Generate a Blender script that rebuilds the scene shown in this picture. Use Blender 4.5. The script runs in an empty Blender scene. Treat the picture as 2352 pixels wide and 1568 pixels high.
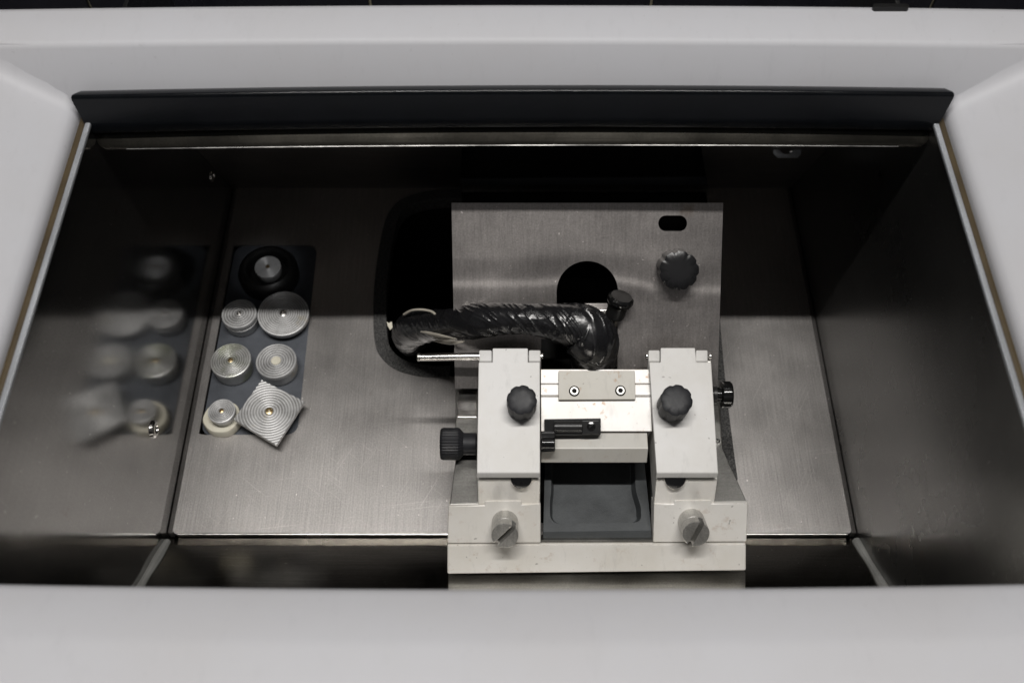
import bpy, bmesh, math, random
from mathutils import Vector, Matrix, noise
from mathutils.geometry import tessellate_polygon
R = math.radians
random.seed(7)
S = bpy.context.scene
COL = S.collection

# ------------------------------------------------------------------ camera
H = 0.70                      # lens height above the chamber floor (m)
PITCH = R(57.3)
CP, SP = math.cos(PITCH), math.sin(PITCH)
FD = 2361.0                   # focal length in survey units (2352 wide)
cd = bpy.data.cameras.new('camera')
cam = bpy.data.objects.new('camera', cd); COL.objects.link(cam)
cam.location = (0, 0, H); cam.rotation_euler = (R(90) - PITCH, 0, 0)
cd.lens = 36.0 * FD / 2352; cd.sensor_width = 36; cd.clip_start = 0.02; cd.clip_end = 60
cd.dof.use_dof = True; cd.dof.focus_distance = 0.69; cd.dof.aperture_fstop = 6.3
S.camera = cam

# ------------------------------------------------------------------ light (an indoor lab: ceiling tube, dim room, added fill and spot)
wd = bpy.data.worlds.new('World'); S.world = wd; wd.use_nodes = True
bg = wd.node_tree.nodes['Background']
bg.inputs[0].default_value = (0.86, 0.93, 1.0, 1); bg.inputs[1].default_value = 0.04
def area(name, loc, target, sx, sy, power, colr):
    ld = bpy.data.lights.new(name, 'AREA'); ld.shape = 'RECTANGLE'; ld.size = sx; ld.size_y = sy
    ld.energy = power; ld.color = colr
    o = bpy.data.objects.new(name, ld); COL.objects.link(o); o.location = loc
    o.rotation_euler = (Vector(target) - Vector(loc)).to_track_quat('-Z', 'Y').to_euler()
    return o
area('ceiling_tube', (0.0, 0.12, 2.15), (0, 0.122, 0), 1.15, 0.045, 38, (1.0, 0.972, 0.94))
area('front_fill', (0.2, -2.1, 2.15), (0, 0.4, 0.1), 3.0, 1.0, 2.6, (1.0, 0.95, 0.92))  # added fill from the front, lifts the cover plate's reflection
sl = bpy.data.lights.new('added_disc_spot', 'SPOT'); sl.energy = 5; sl.spot_size = R(3.3); sl.spot_blend = 0.4; sl.shadow_soft_size = 0.01  # added narrow spot, lights only the disc in the rubber cup
so = bpy.data.objects.new('added_disc_spot', sl); COL.objects.link(so)

S.view_settings.view_transform = 'Standard'; S.view_settings.look = 'None'
S.view_settings.exposure = 0; S.view_settings.gamma = 1; S.view_settings.use_curve_mapping = False

# ------------------------------------------------------------------ survey helpers (points measured on real planes)
def ray(x, y):
    u = (x - 1176) / FD; v = (784 - y) / FD
    return Vector((u, CP + v * SP, -SP + v * CP))          # per unit of depth
def W(x, y, d):
    r = ray(x, y); return Vector((0, 0, H)) + r * d
def Wz(x, y, z=0.0):
    r = ray(x, y); return Vector((0, 0, H)) + r * ((z - H) / r.z)
def WX(x, y, X):
    r = ray(x, y); return Vector((0, 0, H)) + r * (X / r.x)
def Q(y, d):
    p = W(1176, y, d); return (p.y, p.z)

# ------------------------------------------------------------------ materials
def mat(name, base, rough=0.5, metal=0.0, **k):
    m = bpy.data.materials.new(name); m.use_nodes = True
    nt = m.node_tree; b = nt.nodes['Principled BSDF']
    b.inputs['Base Color'].default_value = (*base, 1); b.inputs['Roughness'].default_value = rough
    b.inputs['Metallic'].default_value = metal
    if 'spec' in k: b.inputs['Specular IOR Level'].default_value = k['spec']
    if 'coat' in k: b.inputs['Coat Weight'].default_value = k['coat']; b.inputs['Coat Roughness'].default_value = k.get('coatr', 0.1)
    if 'aniso' in k: b.inputs['Anisotropic'].default_value = k['aniso']
    return m, nt, b
def N(nt, t, **inp):
    n = nt.nodes.new(t)
    for a, v in inp.items():
        if a.startswith('_'): setattr(n, a[1:], v)
        else: n.inputs[a.replace('_', ' ')].default_value = v
    return n
def coords(nt, scale=(1, 1, 1)):
    g = nt.nodes.new('ShaderNodeNewGeometry'); mp = nt.nodes.new('ShaderNodeMapping')
    mp.inputs['Scale'].default_value = scale
    nt.links.new(g.outputs['Position'], mp.inputs['Vector']); return mp.outputs['Vector']
def nz(nt, scale=(1, 1, 1), s=1.0, detail=4, rough=0.55):
    n = N(nt, 'ShaderNodeTexNoise', Scale=s, Detail=detail, Roughness=rough)
    nt.links.new(coords(nt, scale), n.inputs['Vector']); return n.outputs['Fac']
def ramp(nt, src, stops):
    r = nt.nodes.new('ShaderNodeValToRGB'); e = r.color_ramp.elements
    while len(e) < len(stops): e.new(0.5)
    for i, (p, c) in enumerate(stops):
        e[i].position = p; e[i].color = (*c, 1) if len(c) == 3 else c
    nt.links.new(src, r.inputs['Fac']); return r.outputs['Color']
def rng(nt, src, a, b, c, d):
    n = nt.nodes.new('ShaderNodeMapRange')
    for i, v in enumerate((a, b, c, d)): n.inputs[i + 1].default_value = v
    nt.links.new(src, n.inputs[0]); return n.outputs[0]
def mul(nt, a, b, fac=1.0, mode='MULTIPLY'):
    n = nt.nodes.new('ShaderNodeMix'); n.data_type = 'RGBA'; n.blend_type = mode; n.inputs['Factor'].default_value = fac
    nt.links.new(a, n.inputs[6]); nt.links.new(b, n.inputs[7]); return n.outputs[2]
def mixf(nt, fac, a, b):
    n = nt.nodes.new('ShaderNodeMix'); n.data_type = 'RGBA'
    nt.links.new(fac, n.inputs['Factor'])
    for sock, v in ((6, a), (7, b)):
        if isinstance(v, tuple): n.inputs[sock].default_value = (*v, 1)
        else: nt.links.new(v, n.inputs[sock])
    return n.outputs[2]
def bump(nt, b, src, strength=0.1, dist=0.001):
    n = N(nt, 'ShaderNodeBump', Strength=strength, Distance=dist)
    nt.links.new(src, n.inputs['Height']); nt.links.new(n.outputs['Normal'], b.inputs['Normal'])

def steel(name, base, r0, r1, brush, blot=7, warm=0.0, bs=0.12, speck=True, metal=1.0, blo=0.78):
    rough_s = name == 'floor_steel'
    m, nt, b = mat(name, base, r0, metal)
    fine = nz(nt, brush, 1.0, 3, 0.6)
    big = nz(nt, (1, 1, 1), blot, 5, 0.6)
    lo = tuple(c * blo for c in base); hi = tuple(min(1, c * 1.10) for c in base)
    c1 = ramp(nt, big, [(0.32, lo), (0.7, hi)])
    bl = 0.92 if name.startswith('wall') else 0.80
    c2 = ramp(nt, fine, [(0.3, (bl, bl, bl)), (0.7, (1, 1, 1))])
    c = mul(nt, c1, c2)
    grain = nz(nt, (1, 1, 1), 900, 2, 0.6)
    c = mul(nt, c, ramp(nt, grain, [(0.35, (0.8, 0.8, 0.8)), (0.65, (1, 1, 1))]))
    if speck:
        for ang, sc_, th_ in ((0.5, (1500, 14, 14), 0.70), (-0.9, (1700, 18, 18), 0.71), (1.45, (1300, 12, 12), 0.715)):
            g = nt.nodes.new('ShaderNodeNewGeometry'); m1 = nt.nodes.new('ShaderNodeMapping'); m2 = nt.nodes.new('ShaderNodeMapping')
            m1.inputs['Rotation'].default_value = (0, 0, ang); m2.inputs['Scale'].default_value = sc_
            nt.links.new(g.outputs['Position'], m1.inputs['Vector']); nt.links.new(m1.outputs['Vector'], m2.inputs['Vector'])
            n_ = N(nt, 'ShaderNodeTexNoise', Scale=1.0, Detail=1, Roughness=0.4); nt.links.new(m2.outputs['Vector'], n_.inputs['Vector'])
            c = mixf(nt, ramp(nt, n_.outputs['Fac'], [(th_, (0, 0, 0)), (th_ + 0.05, (0.30 if rough_s else 0.13,) * 3)]), c, tuple(min(1, v * 1.6) for v in base))
        sp = nz(nt, (1, 1, 1), 430, 1, 0.4)
        c = mixf(nt, ramp(nt, sp, [(0.76, (0, 0, 0)), (0.80, (1, 1, 1))]), c, tuple(min(1, v * 1.7) for v in base))
        st = nz(nt, (1, 1, 1), 33, 3, 0.6)
        c = mixf(nt, ramp(nt, st, [(0.70, (0, 0, 0)), (0.80, (0.5, 0.5, 0.5))]), c, (0.16, 0.11, 0.07))
    nt.links.new(c, b.inputs['Base Color'])
    nt.links.new(rng(nt, big, 0.3, 0.7, r0, r1), b.inputs['Roughness'])
    bump(nt, b, fine, bs, 0.0004)
    return m
M = {}
M['floor_steel'] = steel('floor_steel', (0.56, 0.536, 0.518), 0.40, 0.52, (900, 22, 22), 11, bs=0.25, blo=0.90)
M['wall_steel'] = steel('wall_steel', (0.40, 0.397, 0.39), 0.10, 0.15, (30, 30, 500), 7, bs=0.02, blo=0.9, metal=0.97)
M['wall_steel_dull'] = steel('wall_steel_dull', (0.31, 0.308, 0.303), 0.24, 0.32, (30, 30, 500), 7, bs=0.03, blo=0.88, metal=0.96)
M['back_steel'] = steel('back_steel', (0.24, 0.225, 0.215), 0.42, 0.55, (30, 500, 30), 7, bs=0.05, speck=False)
M['panel_steel'] = steel('panel_steel', (0.40, 0.385, 0.36), 0.13, 0.22, (25, 500, 500), 9, bs=0.05)
M['cover_steel'] = steel('cover_steel', (0.36, 0.338, 0.325), 0.40, 0.54, (700, 60, 60), 18, bs=0.15)
M['bed_steel'] = steel('bed_steel', (0.50, 0.49, 0.46), 0.34, 0.48, (60, 700, 700), 22, bs=0.1, speck=False)
M['bed_top'] = steel('bed_top', (0.27, 0.265, 0.25), 0.30, 0.42, (60, 700, 700), 22, bs=0.1, speck=False)
M['bolt_steel'] = steel('bolt_steel', (0.66, 0.65, 0.62), 0.30, 0.42, (500, 60, 60), 60, bs=0.1, speck=False, metal=0.8)
M['bright_steel'] = steel('bright_steel', (0.80, 0.78, 0.75), 0.16, 0.30, (90, 500, 500), 30, bs=0.06, speck=False)
M['lip_steel'] = steel('lip_steel', (0.075, 0.070, 0.060), 0.22, 0.32, (20, 500, 500), 12, bs=0.05, speck=False)
M['flange_steel'] = steel('flange_steel', (0.50, 0.52, 0.55), 0.3, 0.45, (500, 20, 500), 12, bs=0.05, speck=False, metal=0.35)

def painted(name, base, rough, rust=0.0, metal=0.0, dirt=0.5, spec=0.5, clean=False):
    m, nt, b = mat(name, base, rough, metal, spec=spec)
    big = nz(nt, (1, 1, 1), 9 if clean else 22, 5, 0.65)
    lo = (0.965, 0.955, 0.94) if clean else (0.90, 0.885, 0.85)
    c = ramp(nt, big, [(0.3, tuple(v * f for v, f in zip(base, lo))), (0.62, base)])
    sp = nz(nt, (1, 1, 1), 330, 1, 0.3)
    c = mixf(nt, ramp(nt, sp, [(0.765, (0, 0, 0)), (0.80, (dirt,) * 3)]), c, (0.10, 0.085, 0.07))
    sm = nz(nt, (3, 1, 1), 45, 4, 0.7)
    c = mixf(nt, ramp(nt, sm, [(0.56, (0, 0, 0)), (0.78, ((0.14 if clean else 0.45),) * 3)]), c, tuple(v * 0.62 for v in base))
    if metal > 0.1:
        bn = nt.nodes.new('ShaderNodeBevel'); bn.samples = 4; bn.inputs['Radius'].default_value = 0.0013
        ge = nt.nodes.new('ShaderNodeNewGeometry'); dt = nt.nodes.new('ShaderNodeVectorMath'); dt.operation = 'DOT_PRODUCT'
        nt.links.new(bn.outputs[0], dt.inputs[0]); nt.links.new(ge.outputs['Normal'], dt.inputs[1])
        em = rng(nt, dt.outputs['Value'], 0.97, 0.80, 0.0, 1.0)
        en = rng(nt, nz(nt, (1, 1, 1), 160, 3, 0.65), 0.42, 0.66, 0.0, 0.75)
        mm = nt.nodes.new('ShaderNodeMath'); mm.operation = 'MULTIPLY'; nt.links.new(em, mm.inputs[0]); nt.links.new(en, mm.inputs[1])
        c = mixf(nt, mm.outputs[0], c, (0.30, 0.235, 0.14))
    if rust:
        rs = nz(nt, (1, 1, 1), 95, 4, 0.65)
        c = mixf(nt, ramp(nt, rs, [(0.61, (0, 0, 0)), (0.70, (rust,) * 3)]), c, (0.30, 0.15, 0.05))
    nt.links.new(c, b.inputs['Base Color'])
    fine = nz(nt, (1, 1, 1), 1500, 2, 0.5)
    bump(nt, b, fine, 0.12, 0.0003)
    return m
M['paint'] = painted('machine_paint', (0.61, 0.603, 0.59), 0.42)
M['cast'] = painted('satin_casting', (0.79, 0.772, 0.738), 0.38, rust=0.25, metal=0.12)
M['cast_dull'] = painted('dull_casting', (0.52, 0.508, 0.475), 0.42, rust=0.3, metal=0.12)
M['blade_face'] = painted('ground_blade_face', (0.62, 0.605, 0.59), 0.42, rust=0.85, metal=0.2, dirt=0.3)
M['pressure'] = painted('worn_pressure_plate', (0.47, 0.455, 0.415), 0.52, rust=0.85, metal=0.11)
M['white'] = painted('white_housing', (0.475, 0.478, 0.503), 0.58, dirt=0.10, clean=True)
M['cream'] = painted('frozen_medium', (0.72, 0.69, 0.58), 0.45, rust=0.15, dirt=0.2)

def plastic(name, base, rough, grain=500, bs=0.15, var=0.25, spec=0.35):
    m, nt, b = mat(name, base, rough, spec=spec)
    big = nz(nt, (1, 1, 1), 40, 5, 0.65)
    c = ramp(nt, big, [(0.3, tuple(v * (1 - var) for v in base)), (0.7, tuple(v * (1 + var) for v in base))])
    nt.links.new(c, b.inputs['Base Color'])
    nt.links.new(rng(nt, big, 0.3, 0.7, rough * 0.85, min(1, rough * 1.2)), b.inputs['Roughness'])
    bump(nt, b, nz(nt, (1, 1, 1), grain, 2, 0.6), bs, 0.0005)
    return m
M['knob'] = plastic('grey_knob_plastic', (0.013, 0.0135, 0.016), 0.5)
M['knob_dark'] = plastic('black_knob_plastic', (0.012, 0.012, 0.013), 0.28)
M['rubber'] = plastic('black_rubber', (0.008, 0.008, 0.008), 0.42)
M['gloss'] = plastic('gloss_black', (0.008, 0.008, 0.008), 0.12, bs=0.03)
M['black_metal'] = plastic('blackened_metal', (0.018, 0.018, 0.018), 0.3)
M['tray'] = plastic('dark_tray_plastic', (0.060, 0.065, 0.068), 0.45, 900, 0.2)
M['rack'] = plastic('blue_grey_rack', (0.078, 0.085, 0.098), 0.5, 900, 0.2)
M['grip'] = plastic('slate_grip', (0.0040, 0.0047, 0.0060), 0.16, 900, 0.05, spec=0.3)
M['void'] = plastic('dark_cavity', (0.006, 0.006, 0.006), 0.8)
M['gasket'] = plastic('brown_gasket', (0.055, 0.039, 0.018), 0.5)
M['sealant'] = plastic('grey_sealant', (0.22, 0.22, 0.21), 0.5)
M['strand'] = plastic('pale_strand', (0.42, 0.39, 0.33), 0.5)
M['tile'] = plastic('black_tile', (0.010, 0.010, 0.014), 0.2, bs=0.02)
M['grout'] = plastic('cream_grout', (0.45, 0.41, 0.30), 0.8)
# felt
m, nt, b = mat('black_felt', (0.03, 0.03, 0.03), 0.95)
fz = nz(nt, (1, 1, 1), 700, 3, 0.7)
nt.links.new(ramp(nt, fz, [(0.4, (0.022, 0.022, 0.022)), (0.7, (0.14, 0.138, 0.133))]), b.inputs['Base Color'])
bump(nt, b, fz, 0.9, 0.002); M['felt'] = m
# tape
m, nt, b = mat('black_tape', (0.010, 0.010, 0.011), 0.22, spec=0.6)
t1 = nz(nt, (1, 1, 1), 60, 4, 0.6); nt.links.new(rng(nt, t1, 0.3, 0.7, 0.20, 0.32), b.inputs['Roughness'])
bump(nt, b, nz(nt, (0.5, 1, 1), 140, 3, 0.55), 0.16, 0.002); M['tape'] = m
# turned aluminium
m, nt, b = mat('turned_aluminium', (0.62, 0.625, 0.63), 0.45, 0.25)
a1 = nz(nt, (1, 1, 1), 60, 5, 0.65)
c = ramp(nt, a1, [(0.3, (0.40, 0.40, 0.40)), (0.65, (0.70, 0.70, 0.70))])
a2 = nz(nt, (1, 1, 1), 50, 3, 0.6)
c = mixf(nt, ramp(nt, a2, [(0.66, (0, 0, 0)), (0.76, (0.45,) * 3)]), c, (0.42, 0.34, 0.18))
nt.links.new(c, b.inputs['Base Color']); nt.links.new(rng(nt, a1, 0.3, 0.7, 0.30, 0.5), b.inputs['Roughness'])
bump(nt, b, nz(nt, (1, 1, 1), 1200, 2, 0.5), 0.15, 0.0003); M['alu'] = m
m, nt, b = mat('stained_aluminium', (0.6, 0.6, 0.6), 0.4, 0.6)
c = ramp(nt, a1 if False else nz(nt, (1, 1, 1), 60, 5, 0.65), [(0.3, (0.44, 0.44, 0.42)), (0.65, (0.70, 0.70, 0.69))])
c = mixf(nt, ramp(nt, nz(nt, (1, 1, 1), 42, 3, 0.6), [(0.52, (0, 0, 0)), (0.68, (0.7,) * 3)]), c, (0.24, 0.27, 0.14))
nt.links.new(c, b.inputs['Base Color']); M['alu_green'] = m
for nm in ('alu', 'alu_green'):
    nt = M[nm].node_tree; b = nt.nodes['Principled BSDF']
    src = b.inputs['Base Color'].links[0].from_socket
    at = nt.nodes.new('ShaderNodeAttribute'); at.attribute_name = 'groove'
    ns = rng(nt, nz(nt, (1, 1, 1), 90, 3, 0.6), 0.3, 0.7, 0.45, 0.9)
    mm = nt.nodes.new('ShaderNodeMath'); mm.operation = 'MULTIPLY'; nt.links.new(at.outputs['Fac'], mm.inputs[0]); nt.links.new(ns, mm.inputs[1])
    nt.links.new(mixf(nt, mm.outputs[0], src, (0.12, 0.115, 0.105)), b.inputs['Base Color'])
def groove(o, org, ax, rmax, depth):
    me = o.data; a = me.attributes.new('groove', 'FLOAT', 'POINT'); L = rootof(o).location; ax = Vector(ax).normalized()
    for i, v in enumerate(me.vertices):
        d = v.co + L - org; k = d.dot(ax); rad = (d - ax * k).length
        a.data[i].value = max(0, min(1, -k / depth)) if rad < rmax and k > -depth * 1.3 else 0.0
m, nt, b = mat('brass', (0.45, 0.33, 0.15), 0.35, 0.9)
nt.links.new(ramp(nt, nz(nt, (1, 1, 1), 300, 3, 0.6), [(0.3, (0.28, 0.18, 0.08)), (0.7, (0.6, 0.5, 0.3))]), b.inputs['Base Color']); M['brass'] = m

# ------------------------------------------------------------------ mesh helpers
def root(name, label, cat, loc, group=None):
    o = bpy.data.objects.new(name, None); COL.objects.link(o); o.location = loc
    o.empty_display_size = 0.01
    o['label'] = label; o['category'] = cat
    if group: o['group'] = group
    return o
def rootof(o):
    while o.parent: o = o.parent
    return o
def obj(name, bm, m, parent=None, smooth=True, ang=35):
    bmesh.ops.recalc_face_normals(bm, faces=bm.faces[:])
    if parent is not None:
        bm.transform(Matrix.Translation(-rootof(parent).location))
    if smooth:
        for f in bm.faces: f.smooth = True
        for e in bm.edges:
            if len(e.link_faces) == 2 and e.calc_face_angle(0) > R(ang): e.smooth = False
    me = bpy.data.meshes.new(name); bm.to_mesh(me); bm.free()
    me.materials.append(M[m])
    o = bpy.data.objects.new(name, me); COL.objects.link(o)
    if smooth and len(me.polygons) < 420:      # keep big flat faces flat beside their rounded edges
        w = o.modifiers.new('flat_faces', 'WEIGHTED_NORMAL'); w.weight = 100; w.keep_sharp = True
    if parent is not None: o.parent = parent
    return o
def top(o, label, cat, group=None):
    o['label'] = label; o['category'] = cat
    if group: o['group'] = group
    return o
def bev(bm, off, seg=2, ang=25):
    es = [e for e in bm.edges if len(e.link_faces) == 2 and e.calc_face_angle(0) > R(ang)]
    if es and off > 0:
        bmesh.ops.bevel(bm, geom=es, offset=off, segments=seg, affect='EDGES', profile=0.5, clamp_overlap=True)
    return bm
def slab(pts, vec, off=0.0006, bm=None):
    own = bm is None
    bm2 = bmesh.new()
    vec = Vector(vec)
    a = [bm2.verts.new(p) for p in pts]; c = [bm2.verts.new(Vector(p) + vec) for p in pts]
    n = len(pts); bm2.faces.new(a); bm2.faces.new(c[::-1])
    for i in range(n): bm2.faces.new((a[i], c[i], c[(i + 1) % n], a[(i + 1) % n]))
    bmesh.ops.recalc_face_normals(bm2, faces=bm2.faces[:])
    bev(bm2, off)
    return bm2 if own else join(bm, bm2)
def join(bm, other):
    me = bpy.data.meshes.new('t'); other.to_mesh(me); other.free(); bm.from_mesh(me); bpy.data.meshes.remove(me); return bm
def xprism(prof, x0, x1, off=0.0006):
    return slab([Vector((x0, y, z)) for y, z in prof], (x1 - x0, 0, 0), off)
def box(x0, x1, y0, y1, z0, z1, off=0.0006):
    return slab([Vector(p) for p in ((x0, y0, z0), (x1, y0, z0), (x1, y1, z0), (x0, y1, z0))], (0, 0, z1 - z0), off)
def frame(center, axis, spin=0):
    q = Vector(axis).normalized().to_track_quat('Z', 'Y')
    return Matrix.Translation(center) @ q.to_matrix().to_4x4() @ Matrix.Rotation(spin, 4, 'Z')
def lathe(center, axis, prof, seg=48, rfun=None, spin=0):
    bm = bmesh.new(); mtx = frame(center, axis, spin); rings = []
    for r, z in prof:
        if r < 1e-6: rings.append([bm.verts.new(mtx @ Vector((0, 0, z)))]); continue
        ring = []
        for i in range(seg):
            t = 2 * math.pi * i / seg; rr = r * (rfun(t) if rfun else 1)
            ring.append(bm.verts.new(mtx @ Vector((rr * math.cos(t), rr * math.sin(t), z))))
        rings.append(ring)
    for a, c in zip(rings, rings[1:]):
        if len(a) == 1 and len(c) == 1: continue
        for i in range(seg):
            j = (i + 1) % seg
            if len(a) == 1: bm.faces.new((a[0], c[i], c[j]))
            elif len(c) == 1: bm.faces.new((a[i], a[j], c[0]))
            else: bm.faces.new((a[i], a[j], c[j], c[i]))
    return bm
def scallop(n, depth, p=1.6):
    return lambda t: 1 - depth * max(0, math.cos(n * t)) ** p
def knob_prof(r, h, ch=0.0012):
    return [(0, 0), (r * 0.97, 0), (r, ch), (r, h - ch * 1.3), (r * 0.985, h - ch * 0.5), (r - ch * 1.2, h), (r * 0.5, h + 0.0002), (0, h + 0.0003)]
def cyl(center, axis, r, h, seg=32, ch=0.0004):
    return lathe(center, axis, [(0, 0), (r - ch, 0), (r, ch), (r, h - ch), (r - ch, h), (0, h)], seg)
def catmull(pts, per):
    out = []
    P = [pts[0]] + list(pts) + [pts[-1]]
    for i in range(1, len(P) - 2):
        p0, p1, p2, p3 = [Vector(p) for p in P[i - 1:i + 3]]
        for k in range(per):
            t = k / per
            out.append(0.5 * ((2 * p1) + (p2 - p0) * t + (2 * p0 - 5 * p1 + 4 * p2 - p3) * t * t + (3 * p1 - p0 - 3 * p2 + p3) * t ** 3))
    out.append(Vector(P[-2])); return out
def tube(pts4, per=8, seg=12, rf=None, caps=True):
    """pts4: (x,y,z,r) control points"""
    ps = catmull([Vector(p) for p in pts4], per)
    bm = bmesh.new(); rings = []; s = 0
    up = Vector((0, 0, 1)); prev = None
    for i, p in enumerate(ps):
        c = p.to_3d() if len(p) == 3 else Vector(p[:3])
        a = Vector(ps[max(0, i - 1)][:3]); e = Vector(ps[min(len(ps) - 1, i + 1)][:3])
        t = (e - a).normalized()
        if prev is None: nrm = t.orthogonal().normalized()
        else: nrm = (prev - t * prev.dot(t)).normalized()
        prev = nrm; bi = t.cross(nrm)
        if i: s += (c - Vector(ps[i - 1][:3])).length
        ring = []
        for k in range(seg):
            th = 2 * math.pi * k / seg
            r = p[3] * (rf(s, th) if rf else 1)
            ring.append(bm.verts.new(c + nrm * (r * math.cos(th)) + bi * (r * math.sin(th))))
        rings.append(ring)
    for a, c in zip(rings, rings[1:]):
        for i in range(seg):
            j = (i + 1) % seg; bm.faces.new((a[i], a[j], c[j], c[i]))
    if caps: bm.faces.new(rings[0][::-1]); bm.faces.new(rings[-1])
    return bm
def holed(outer, holes, z0, z1):
    """flat plate (xy loops) with holes, thickness z0..z1"""
    bm = bmesh.new()
    loops = [[Vector((p[0], p[1], 0)) for p in l] for l in [outer] + holes]
    flat = [p for l in loops for p in l]
    tris = tessellate_polygon(loops)
    a = [bm.verts.new((p.x, p.y, z1)) for p in flat]; c = [bm.verts.new((p.x, p.y, z0)) for p in flat]
    for t in tris:
        try: bm.faces.new([a[i] for i in t]); bm.faces.new([c[i] for i in reversed(t)])
        except ValueError: pass
    k = 0
    for l in loops:
        n = len(l)
        for i in range(n):
            j = (i + 1) % n
            bm.faces.new((a[k + i], a[k + j], c[k + j], c[k + i]))
        k += n
    return bm
def roundpoly(pts, rad, seg=6):
    """round the corners of a 2-D polygon; rad: number or list"""
    out = []; n = len(pts)
    for i in range(n):
        p = Vector(pts[i][:2]); a = Vector(pts[i - 1][:2]); b_ = Vector(pts[(i + 1) % n][:2])
        r = rad[i] if isinstance(rad, (list, tuple)) else rad
        u = (a - p); v = (b_ - p); r = min(r, u.length * 0.49, v.length * 0.49)
        if r <= 0: out.append(p); continue
        s = p + u.normalized() * r; e = p + v.normalized() * r
        for k in range(seg + 1):
            t = k / seg; out.append((1 - t) ** 2 * s + 2 * t * (1 - t) * p + t * t * e)
    return out
def cut(o, cutters):
    """subtract cutter meshes and bake the result"""
    for cbm in cutters:
        me = bpy.data.meshes.new('c'); bmesh.ops.recalc_face_normals(cbm, faces=cbm.faces[:]); cbm.to_mesh(me); cbm.free()
        c = bpy.data.objects.new('c', me); COL.objects.link(c); c.parent = o.parent
        md = o.modifiers.new('b', 'BOOLEAN'); md.operation = 'DIFFERENCE'; md.solver = 'EXACT'; md.object = c
        dg = bpy.context.evaluated_depsgraph_get(); dg.update()
        new = bpy.data.meshes.new_from_object(o.evaluated_get(dg)); o.modifiers.clear()
        o.data = new; bpy.data.objects.remove(c)

# ------------------------------------------------------------------ tiled wall behind the cabinet
HW = 0.25                                     # half width of the chamber
TY = 0.665
tw = root('tiled_wall', 'black glazed tile wall with cream grout behind the white cabinet', 'wall', (0, TY, -0.3))
obj('grout', box(-1.2, 1.2, TY + 0.004, TY + 0.05, -0.9, 1.7, 0), 'grout', tw)
g0 = W(213, 6, 1).x / W(213, 6, 1).y * TY; 
rr = ray(849, 5); gx1 = rr.x / rr.y * TY; rr = ray(1497, 5); gx2 = rr.x / rr.y * TY
tp = gx2 - gx1
tme = None
for j in range(-5, 7):
    for i in range(-5, 6):
        x0 = gx1 + i * tp; z0 = 0.33 - tp * 0.55 + j * tp
        if z0 > 1.5 or z0 < -0.9: continue
        if tme is None:
            t = obj('tile', slab([Vector((0.0011, TY, 0.0011)), Vector((tp - 0.0011, TY, 0.0011)), Vector((tp - 0.0011, TY, tp - 0.0011)), Vector((0.0011, TY, tp - 0.0011))], (0, 0.006, 0), 0.0009), 'tile', tw)
            tme = t.data; t.location = (x0, 0, z0)
        else:
            t = bpy.data.objects.new('tile', tme); COL.objects.link(t); t.parent = tw; t.location = (x0, 0, z0)

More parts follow.
